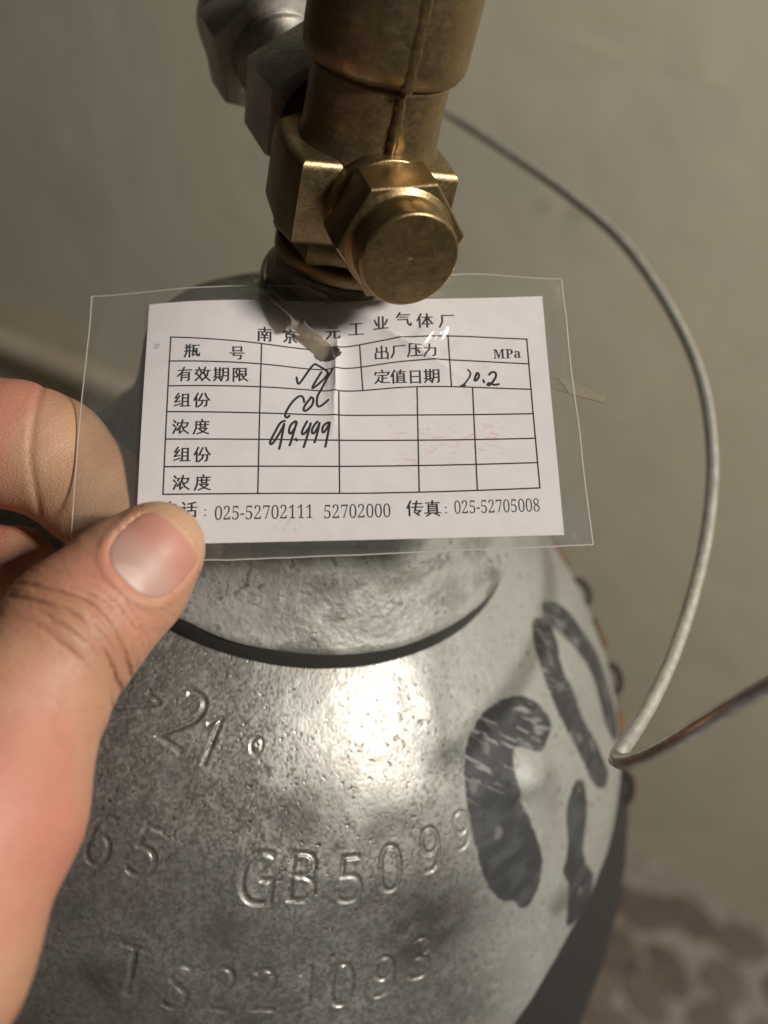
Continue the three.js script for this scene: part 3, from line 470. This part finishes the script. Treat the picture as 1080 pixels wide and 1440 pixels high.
{
  // paper with a punched hole: grid in rows that leaves out the cells of the hole, then a ring to close its rim
  const PC = [[0, 0], [57.39, 0], [57.31, 37.13], [0.34, 37.0]];
  const pa = (a, b) => [lerp(lerp(PC[0][0], PC[1][0], a), lerp(PC[3][0], PC[2][0], a), b), lerp(lerp(PC[0][1], PC[1][1], a), lerp(PC[3][1], PC[2][1], a), b)];
  const sheet = (n, flip) => {
    const g = gridGeo(230, 150, (a, b) => { const [p, q] = pa(a, b); return onCard(p, q, n); }, flip);
    const keep = [], ix = g.index.array, uv = g.attributes.uv;
    for (let i = 0; i < ix.length; i += 3) { let cu = 0, cv = 0; for (let k = 0; k < 3; k++) { cu += uv.getX(ix[i + k]) / 3; cv += uv.getY(ix[i + k]) / 3; } const [p, q] = pa(cu, cv); if (Math.hypot((p - HOLE[0]) / 2.0, (q - HOLE[1]) / 1.35) > 1) keep.push(ix[i], ix[i + 1], ix[i + 2]); }
    g.setIndex(keep);
    for (let i = 0; i < uv.count; i++) uv.setY(i, 1 - uv.getY(i));
    return g;
  };
  const paperMat = std({ map: paperTex, roughness: 0.85, specularIntensity: 0.3 });
  part('paper', sheet(0.07, true), paperMat, tagThing);
  part('paper_back', sheet(-0.07, false), std({ color: rgb(0.74, 0.70, 0.70), roughness: 0.85 }), tagThing);
  // clear sleeve: two films joined at their rims, with wrinkles and creases
  const SC = [[-8.79, -2.3], [60.4, -2.6], [60.9, 38.6], [-8.3, 39.7]];
  const sa = (a, b) => [lerp(lerp(SC[0][0], SC[1][0], a), lerp(SC[3][0], SC[2][0], a), b), lerp(lerp(SC[0][1], SC[1][1], a), lerp(SC[3][1], SC[2][1], a), b) - 1.6 * Math.exp(-(((a - 0.8) / 0.14) ** 2)) * (1 - b) * sstep(0.12, 0, b)].map((q, i) => q + 0.28 * (fbm(a * 9 + 3 * i, b * 7, 3, 931 + i) - 0.5));
  const crease = (p, q, x0, y0, x1, y1, w) => { const dx = x1 - x0, dy = y1 - y0, l = Math.hypot(dx, dy), t = ((p - x0) * dx + (q - y0) * dy) / l, d = Math.abs((p - x0) * dy - (q - y0) * dx) / l; return Math.max(0, 1 - d / w) * sstep(-2, 1, t) * sstep(l + 2, l - 1, t); };
  const wrinkle = (p, q) => {
    let h = 0.8 * (fbm(p / 8, q / 8, 3, 901) - 0.5) + 0.12 * (fbm(p / 1.8, q / 2.4, 3, 905) - 0.5);
    h += 0.30 * crease(p, q, 30, 11, 43, 21, 0.55) + 0.25 * crease(p, q, 27, 9, 27.5, 22, 0.6) + 0.2 * crease(p, q, 33, 31, 55, 22, 0.5) - 0.22 * crease(p, q, 44, 3, 34, 15, 0.7);
    h += 0.22 * crease(p, q, -8, 5, 1, 1.5, 0.35) + 0.95 * Math.exp(-(((p - 41.5) / 3.6) ** 2) - ((q - 6.5) / 3.6) ** 2) * Math.sin(p * 0.85 + q * 0.7 + 0.6);
    h += 0.5 * sstep(52, 60, p) * (fbm(p / 2.2, q / 5, 3, 911) - 0.5) * 2 + 0.6 * sstep(5, -3, q) * sstep(30, 42, p) * (fbm(p / 2, q / 1.6, 3, 921) - 0.5) * 2;
    return h;
  };
  const rim = (p, q) => sstep(0, 2.2, Math.min(p + 8.8, 60.8 - p, q + 2.4, 39 - q));
  const film = (sgn, n) => gridGeo(220, 140, (a, b) => { const [p, q] = sa(a, b); return onCard(p, q, sgn * (0.12 + rim(p, q) * n) + wrinkle(p, q) * rim(p, q) * (sgn > 0 ? 1 : 0.3) * 0.7 + (sgn > 0 ? 0.12 : -0.12) * rim(p, q)); }, sgn > 0);
  const clear = std({ color: rgb(0.97, 0.97, 0.95), transmission: 0.972, thickness: 0, roughness: 0.11, ior: 1.5 });
  part('front_film', film(1, 0.45), clear, tagThing, 'clear creased front film of the sleeve');
  part('back_film', film(-1, 0.3), clear, tagThing, 'clear back film of the sleeve');
  // sealed rim of the sleeve: a thin bright edge
  const ed = []; for (let k = 0; k <= 400; k++) { const t = (k / 400) * 4, s = Math.floor(t) % 4, f = t - Math.floor(t); const [a, b] = s === 0 ? [f, 0] : s === 1 ? [1, f] : s === 2 ? [1 - f, 1] : [0, 1 - f]; ed.push(onCard(...sa(a, b), 0)); }
  ed.pop();
  part('sealed_rim', new THREE.TubeGeometry(new THREE.CatmullRomCurve3(ed, true), 700, 0.11, 5, true), std({ color: rgb(0.85, 0.84, 0.8), transmission: 0.6, thickness: 0, roughness: 0.35 }), tagThing);
}

// ------------------------------------------------------------------ clear cable tie through the hole
{
  const tie = thing('cable_tie', 'clear plastic strip looped round the valve neck and threaded through the hole of the tag', 'cable tie', V3(0, 38, 0));
  const m = std({ color: rgb(0.62, 0.56, 0.45), transmission: 0.72, thickness: 0, roughness: 0.25, ior: 1.5 });
  const ribbon = (pts, across, w, th) => {
    const cv = new THREE.CatmullRomCurve3(pts, false, 'centripetal'), cw = new THREE.CatmullRomCurve3(across, false, 'centripetal');
    const ring = 20;
    return gridGeo(ring, 90, (a, b) => { const t = clamp(b), p = cv.getPoint(t), d = cv.getTangent(t), x = cw.getPoint(t); x.addScaledVector(d, -x.dot(d)).normalize(); const n = d.clone().cross(x), an = a * 6.28319, ww = w * (t > 0.94 ? lerp(1, 0.5, (t - 0.94) / 0.06) : 1); const c = Math.cos(an), s = Math.sin(an); return p.addScaledVector(x, ww * Math.sign(c) * Math.abs(c) ** 0.5).addScaledVector(n, th * Math.sign(s) * Math.abs(s) ** 0.5); });
  };
  const loop = []; for (let k = 0; k < 24; k++) { const a = (k / 24) * 6.283; loop.push(V3(12.2 * Math.sin(a), 41.5 + 3.5 * Math.cos(a + 2.2), 12.2 * Math.cos(a))); }
  part('neck_loop', ribbon([...loop, loop[0]], [...loop, loop[0]].map(() => V3(0, 1, 0)), 1.7, 0.3), m, tie);
  const hp = onCard(HOLE[0], HOLE[1], 0);
  const strap = [V3(-11.4, 43.5, 4.2), V3(-9.6, 45.6, 9.6), V3(-6.2, 46.9, 14.6), V3(-2.4, 46.6, 17.6), onCard(HOLE[0] - 1.8, HOLE[1] - 1.6, 1.1), hp, onCard(HOLE[0] + 3, HOLE[1] + 0.7, -1.1), onCard(40, 9.4, -1.6), onCard(52, 11.6, -1.6), onCard(59, 13.8, -1.4), cardPt(64.9, 16.6, -1.2)];
  const wd = strap.map((_, i) => (i < 4 ? CA.clone().multiplyScalar(0.8).add(V3(0.3, -0.6, 0.4)) : i < 6 ? CA.clone().add(CB.clone().multiplyScalar(0.2)) : CB.clone().multiplyScalar(1).add(CN.clone().multiplyScalar(0.4)))).map((q, i) => (i === 4 ? CA.clone() : q));
  part('strap', ribbon(strap, wd, 1.35, 0.16), m, tie);
}

// ------------------------------------------------------------------ hand: one continuous surface from a smooth field
{
  const J = (x, y, z, r) => ({ p: V3(x, y, z), r });
  const thumb = [J(-8.9, 30.4, 52.2, 5.9), J(-11.3, 27.3, 55.9, 7.25), J(-15.1, 23.5, 62.6, 8.3), J(-17.1, 18.6, 72.6, 8.9), J(-17.4, 14.2, 82.6, 11.6), J(-19.4, 8.6, 97.7, 14.2), J(-36, -8, 122, 15), J(-60, -27, 132, 17)];
  const chains = [
    [J(-15.3, 20.2, 40.9, 6.2), J(-24.2, 20.7, 35.7, 7.7), J(-32.3, 23.0, 33.1, 8.5), J(-37.7, 23.2, 32.9, 8.9), J(-44, 21.8, 33.6, 9.2), J(-52, 16.5, 36.6, 9.4), J(-88, 2, 62, 10.4)],
    [J(-33.6, 8.2, 42.0, 6.0), J(-38.4, 6.0, 43.0, 6.6), J(-50, -0.5, 47, 7.2), J(-84, -12, 72, 9.4)],
    [J(-40, -7, 54, 5.6), J(-50, -13, 57, 6.3), J(-79, -24, 82, 9)],
    [J(-46, -19, 68, 5), J(-56, -24, 72, 5.6), J(-74, -34, 92, 8.4)],
  ];
  const palm = [[J(-88, 2, 62, 10), J(-62, -22, 128, 12)], [J(-84, -12, 72, 10), J(-61, -26, 129, 12)], [J(-79, -24, 82, 10), J(-60, -30, 129, 12)], [J(-74, -34, 92, 9), J(-60, -34, 129, 12)], [J(-60, -28, 131, 16), J(-130, -80, 225, 21)], [J(-66, -12, 92, 9), J(-40, -10, 118, 13)]];
  const cap = (p, a, b) => { const ax = a.p.x, ay = a.p.y, az = a.p.z, bx = b.p.x - ax, by = b.p.y - ay, bz = b.p.z - az, px = p.x - ax, py = p.y - ay, pz = p.z - az; const t = clamp((px * bx + py * by + pz * bz) / (bx * bx + by * by + bz * bz)); return Math.hypot(px - bx * t, py - by * t, pz - bz * t) - lerp(a.r, b.r, t); };
  const smin = (a, b, k) => { const h = Math.max(k - Math.abs(a - b), 0) / k; return Math.min(a, b) - h * h * k * 0.25; };
  const chain = (p, c, k) => { let d = 1e9; for (let i = 1; i < c.length; i++) d = smin(d, cap(p, c[i - 1], c[i]), k); return d; };
  // thumb frame: axis from the joint to the tip, outward (nail side) and lateral
  const TI = thumb[2].p, TT = thumb[0].p.clone().sub(TI).normalize(), view = CAM.clone().sub(thumb[1].p).normalize();
  const TNn = view.clone().addScaledVector(TT, -view.dot(TT)).normalize(), TL = TT.clone().cross(TNn);   // TL points to the thumb's lower right side
  // nail outline in (along, across) from its centre
  const NC = thumb[1].p.clone().addScaledVector(TT, 4.0).addScaledVector(TL, 0.1);
  const NLEN = 4.8, NWID = 4.95;
  const nailIn = (u, v) => { const b = u < 0 ? 2.6 : 3.2; return Math.pow(Math.abs(u), b) + Math.pow(Math.abs(v), 2.9); };   // < 1 inside
  const v = V3();
  const folds = [[3.3, 0.42, 0.42, 0.25], [2.3, 0.16, 0.3, 0.5], [1.3, 0.40, 0.42, 0.3], [0.1, 0.14, 0.3, 0.9], [4.5, 0.16, 0.26, 0.1], [5.5, 0.14, 0.24, 0.6], [6.4, 0.10, 0.22, 0.4], [-1.6, 0.12, 0.3, 0.7]];
  function detail(p) {     // depth to add to the distance (positive cuts in)
    let d = 0;
    v.copy(p).sub(TI); const s = v.dot(TT), l = v.dot(TL), n = v.dot(TNn);
    if (s > -12 && s < 24 && n > -2 && Math.abs(l) < 13) {
      const face = sstep(-1, 4, n);
      // joint folds: arcs across the back of the thumb
      for (const [s0, dep, wd, ph] of folds) { const c = s - (s0 - 0.045 * (l - 1) * (l - 1) + 0.18 * Math.sin(l * 0.55 + ph * 6) + 0.35 * (noise2(l * 0.9 + ph * 30, s0, 951) - 0.5)); const a = Math.exp(-(c * c) / (wd * wd)); d += 1.7 * face * dep * a * (0.72 + 0.28 * Math.sin(l * 0.5 + ph * 9 + 1)); }
      d -= face * 0.45 * Math.exp(-((s - 1.2) ** 2) / 9 - l * l / 40);                 // knuckle pad
      // bed and wall of the nail
      v.copy(p).sub(NC); const nu = v.dot(TT) / NLEN, nv = v.dot(TL) / NWID, e = nailIn(nu, nv);
      if (n > 2 && e < 3) { d += 0.26 * (1 - sstep(0.8, 1.06, e)); d -= 0.16 * Math.exp(-((e - 1.4) ** 2) / 0.12) * (nu < 0.55 ? 1 : 0.2); }
      d += 0.05 * face * (noise2(s * 2.3, l * 0.7 + 40, 961) - 0.5);
    }
    // crease of the index finger
    const q = (p.x + 33.2) * 0.94 - (p.z - 35) * 0.3 + (p.y - 30) * 0.12 + 0.25 * Math.sin(p.y * 0.5);
    if (Math.abs(q) < 3 && p.z < 46 && p.y > 10 && p.x < -28) d += 0.24 * Math.exp(-q * q / 0.34) * sstep(16, 24, p.y);
    return d;
  }
  function base(p) {
    let pm = 1e9; for (const [a, b] of palm) pm = smin(pm, cap(p, a, b), 10);
    let d = smin(chain(p, thumb, 3.2), pm, 9);
    for (const c of chains) d = Math.min(d, smin(chain(p, c, 2.2), pm, 6));
    // the thumb pad is pressed flat against the card
    v.copy(p).sub(CO); const h = v.dot(CN), ca = v.dot(CA), cb = v.dot(CB);
    if (ca < 30 && ca > -15 && cb > 12) { const flat = 0.75 + buckle(ca, cb) - h; if (p.z > 44 && h < 4 && h > -6 && cb < 60) d = Math.max(d, flat - 4 * sstep(38, 44, cb) - 3 * sstep(-7, -13, ca)); }
    return d;
  }
  const field = (p) => { const d = base(p); return d < 1.2 && d > -2.5 ? d + detail(p) : d; };
  // narrow-band surface nets
  const lo = V3(-158, -112, 22), cs = 0.5, nx = 312, ny = 312, nz = 460, BS = 8;
  const sizeX = nx + 1, sizeY = ny + 1, vals = new Float32Array(sizeX * sizeY * (nz + 1)).fill(9);
  const id = (i, j, k) => (k * sizeY + j) * sizeX + i, P = V3(), cells = new Map(), verts = [], active = [];
  const half = BS * cs * 0.5, reach = half * 1.75 + 0.8;
  for (let k = 0; k < nz; k += BS) for (let j = 0; j < ny; j += BS) for (let i = 0; i < nx; i += BS) {
    P.set(lo.x + i * cs + half, lo.y + j * cs + half, lo.z + k * cs + half);
    if (Math.abs(base(P)) < reach) active.push([i, j, k]);
  }
  for (const [i0, j0, k0] of active) for (let k = k0; k <= Math.min(nz, k0 + BS); k++) for (let j = j0; j <= Math.min(ny, j0 + BS); j++) for (let i = i0; i <= Math.min(nx, i0 + BS); i++) {
    const q = id(i, j, k); if (vals[q] === 9) { P.set(lo.x + i * cs, lo.y + j * cs, lo.z + k * cs); vals[q] = field(P); }
  }
  const off = [[0, 0, 0], [1, 0, 0], [0, 1, 0], [1, 1, 0], [0, 0, 1], [1, 0, 1], [0, 1, 1], [1, 1, 1]], edges = [[0, 1], [2, 3], [4, 5], [6, 7], [0, 2], [1, 3], [4, 6], [5, 7], [0, 4], [1, 5], [2, 6], [3, 7]];
  for (const [i0, j0, k0] of active) for (let k = k0; k < Math.min(nz, k0 + BS); k++) for (let j = j0; j < Math.min(ny, j0 + BS); j++) for (let i = i0; i < Math.min(nx, i0 + BS); i++) {
    let mask = 0; const f = off.map(([a, b, c], q) => { const t = vals[id(i + a, j + b, k + c)]; if (t < 0) mask |= 1 << q; return t; });
    if (!mask || mask === 255) continue;
    let x = 0, y = 0, z = 0, n = 0;
    for (const [a, b] of edges) if ((f[a] < 0) !== (f[b] < 0)) { const t = f[a] / (f[a] - f[b]); x += lerp(off[a][0], off[b][0], t); y += lerp(off[a][1], off[b][1], t); z += lerp(off[a][2], off[b][2], t); n++; }
    cells.set(id(i, j, k), verts.length / 3); verts.push(lo.x + (i + x / n) * cs, lo.y + (j + y / n) * cs, lo.z + (k + z / n) * cs);
  }
  const idx = [];
  const quad = (a, b, c, d, flip) => { if (a === undefined || b === undefined || c === undefined || d === undefined) return; if (flip) idx.push(a, c, b, a, d, c); else idx.push(a, b, c, a, c, d); };
  for (const [i0, j0, k0] of active) for (let k = k0; k < Math.min(nz, k0 + BS); k++) for (let j = j0; j < Math.min(ny, j0 + BS); j++) for (let i = i0; i < Math.min(nx, i0 + BS); i++) {
    if (!i || !j || !k) continue;
    const s = vals[id(i, j, k)] < 0, C = (a, b, c) => cells.get(id(i + a, j + b, k + c));
    if (s !== vals[id(i + 1, j, k)] < 0) quad(C(0, -1, -1), C(0, 0, -1), C(0, 0, 0), C(0, -1, 0), !s);
    if (s !== vals[id(i, j + 1, k)] < 0) quad(C(-1, 0, -1), C(-1, 0, 0), C(0, 0, 0), C(0, 0, -1), !s);
    if (s !== vals[id(i, j, k + 1)] < 0) quad(C(-1, -1, 0), C(0, -1, 0), C(0, 0, 0), C(-1, 0, 0), !s);
  }
  const nrm = new Float32Array(verts.length), colr = new Float32Array(verts.length), uvs = new Float32Array((verts.length / 3) * 2);
  const E = 0.12, A = V3(), B = V3();
  for (let i = 0; i < verts.length; i += 3) {
    P.set(verts[i], verts[i + 1], verts[i + 2]);
    const g = V3();
    for (const ax of ['x', 'y', 'z']) { A.copy(P); A[ax] += E; B.copy(P); B[ax] -= E; g[ax] = field(A) - field(B); }
    g.normalize(); nrm[i] = g.x; nrm[i + 1] = g.y; nrm[i + 2] = g.z;
    // skin: warm base, redder over joints, thenar and fingertips, yellower at the pressed tip
    v.copy(P).sub(TI); const s = v.dot(TT), l = v.dot(TL), n = v.dot(TNn);
    let c = [0.51, 0.268, 0.160];
    const red = [0.55, 0.215, 0.145], yel = [0.54, 0.35, 0.20], brn = [0.38, 0.175, 0.095];
    const m1 = noise3(P.x / 6, P.y / 6, P.z / 6), m2 = noise3(P.x / 1.6 + 50, P.y / 1.6, P.z / 1.6);
    c = mixc(c, red, 0.55 * sstep(0.4, 0.75, m1));
    c = mixc(c, brn, 0.28 * sstep(0.5, 0.8, m2)); c = mixc(c, yel, 0.25 * sstep(0.55, 0.8, noise3(P.x / 3 + 20, P.y / 3, P.z / 3 + 9)));
    if (P.z > 46) {
      c = mixc(c, brn, 0.6 * Math.exp(-((s - 1) ** 2) / 14) * sstep(0, 3, n));          // joint
      c = mixc(c, red, 0.7 * Math.exp(-(((s + 17) / 7) ** 2)));                            // base of the thumb
      c = mixc(c, yel, 0.85 * sstep(16, 18.5, s + 0.03 * l * l));                         // pressed tip
      c = mixc(c, red, 0.35 * Math.exp(-((s - 6) ** 2) / 8));
    } else { c = mixc(c, red, 0.6 * sstep(-33, -36, P.x)); if (P.y < 12) c = mixc(c, red, 0.7); c = mixc(c, yel, 0.35 * sstep(-36, -30, P.x)); }
    colr[i] = c[0]; colr[i + 1] = c[1]; colr[i + 2] = c[2];
    const gx = Math.abs(g.x), gy = Math.abs(g.y), gz = Math.abs(g.z);
    uvs[(i / 3) * 2] = (P.x * 0.8 + P.z * 0.35) / 16; uvs[(i / 3) * 2 + 1] = (P.y * 0.75 - P.z * 0.65) / 16;
  }
  const g = new THREE.BufferGeometry();
  g.setAttribute('position', new THREE.Float32BufferAttribute(verts, 3)); g.setAttribute('normal', new THREE.BufferAttribute(nrm, 3)); g.setAttribute('color', new THREE.BufferAttribute(colr, 3)); g.setAttribute('uv', new THREE.BufferAttribute(uvs, 2)); g.setIndex(idx);
  const skinBump = dataTex(512, 512, (x, y) => { const a = Math.abs(fbm(x / 13, y / 13, 3, 971) - 0.5) * 2, b = Math.abs(fbm(x / 11 + 30, y / 17 + 10, 3, 981) - 0.5) * 2; return Math.min(1, Math.min(a, b) * 3) + 0.25 * noise2(x / 2, y / 2, 991); }, false, true);
  const skin = std({ vertexColors: true, roughness: 0.52, bumpMap: skinBump, bumpScale: 0.038 * U, sheen: 0.15, sheenColor: rgb(0.5, 0.25, 0.18), sheenRoughness: 0.6 });
  const hand = thing('hand', 'left hand pinching the tag between thumb and bent fingers', 'hand', V3(-60, -27, 132));
  part('skin', g, skin, hand);
  // nail: a curved plate laid on the field
  const drop = (u, w) => { const p = NC.clone().addScaledVector(TT, u * NLEN).addScaledVector(TL, w * NWID).addScaledVector(TNn, 12); for (let k = 0; k < 40; k++) { const d = base(p); p.addScaledVector(TNn, -d * 0.8); if (Math.abs(d) < 0.002) break; } return p; };
  const nail = gridGeo(56, 28, (a, b) => {
    const th = a * 2 * Math.PI, rr = Math.min(1, Math.max(0, b)), cx = Math.cos(th), sx = Math.sin(th), pw = 2.8, q = Math.pow(Math.abs(cx) ** pw + Math.abs(sx) ** pw, -1 / pw) * rr;
    const u = cx * q * 1.0, w = sx * q * 1.0, p = drop(u, w);
    return p.addScaledVector(TNn, -0.10 + 0.16 * (1 - w * w) * (1 - 0.3 * u * u) - 0.30 * sstep(0.9, 1.0, rr) * (u < 0.5 ? 1 : 0.3));
  }, true);
  const nc = new Float32Array(nail.attributes.position.count * 3);
  for (let i = 0; i < nc.length / 3; i++) {
    P.fromBufferAttribute(nail.attributes.position, i); v.copy(P).sub(NC); const u = v.dot(TT) / NLEN, w = v.dot(TL) / NWID;
    let c = [0.50, 0.295, 0.235];
    c = mixc(c, [0.52, 0.215, 0.155], 0.75 * sstep(-0.3, 0.45, u + 0.25 * w * w));
    c = mixc(c, [0.60, 0.38, 0.22], sstep(0.82, 1.0, u + 0.1 * w * w));
    c = mixc(c, [0.66, 0.45, 0.39], 0.7 * sstep(0.95, 0.6, Math.hypot((u + 1.0) / 0.6, w / 0.6)));
    nc[i * 3] = c[0]; nc[i * 3 + 1] = c[1]; nc[i * 3 + 2] = c[2];
  }
  nail.setAttribute('color', new THREE.BufferAttribute(nc, 3));
  part('nail', nail, std({ vertexColors: true, roughness: 0.5 }), hand, 'pink thumb nail');
}

// ------------------------------------------------------------------ work lamp that lights the place (stands outside the picture)
{
  const foot = V3(620, -FLOOR, 350), lamp = thing('work_lamp', 'standing work lamp with a square white panel, lighting the cylinder from the right', 'lamp', foot);
  const dark = std({ color: rgb(0.06, 0.06, 0.06), roughness: 0.5 });
  const Z = lampDir, X = V3(0, 1, 0).cross(Z).normalize(), Y = Z.clone().cross(X);
  part('base', lathe([[0, -500], [95, -500], [96, -494], [20, -486], [0, -485]].map((p) => p), 48).translate(620, 0, 350), dark, lamp);
  const pole = new THREE.TubeGeometry(new THREE.CatmullRomCurve3([V3(620, -490, 350), V3(620, 0, 350), V3(620, 460, 350), V3(590, 640, 335), LAMP.clone().addScaledVector(Z, -24)]), 80, 8, 12);
  part('pole', pole, dark, lamp);
  const hous = bevelled(poly([[-72, -72], [72, -72], [72, 72], [-72, 72]]), 24, 4, 3); hous.applyMatrix4(frame(LAMP.clone().addScaledVector(Z, -26), X, Y, Z));
  const head = part('lamp_housing', hous, dark, lamp);
  const pan = new THREE.BoxGeometry(LAMP_W, LAMP_W, 2); pan.applyMatrix4(frame(LAMP, X, Y, Z));
  part('lamp_diffuser', pan, std({ color: rgb(0.8, 0.8, 0.78), emissive: rgb(1, 0.955, 0.90), emissiveIntensity: 2, roughness: 0.5 }), head);
}

scene.traverse((o) => { delete o.userData.base; });
renderer.render(scene, camera);
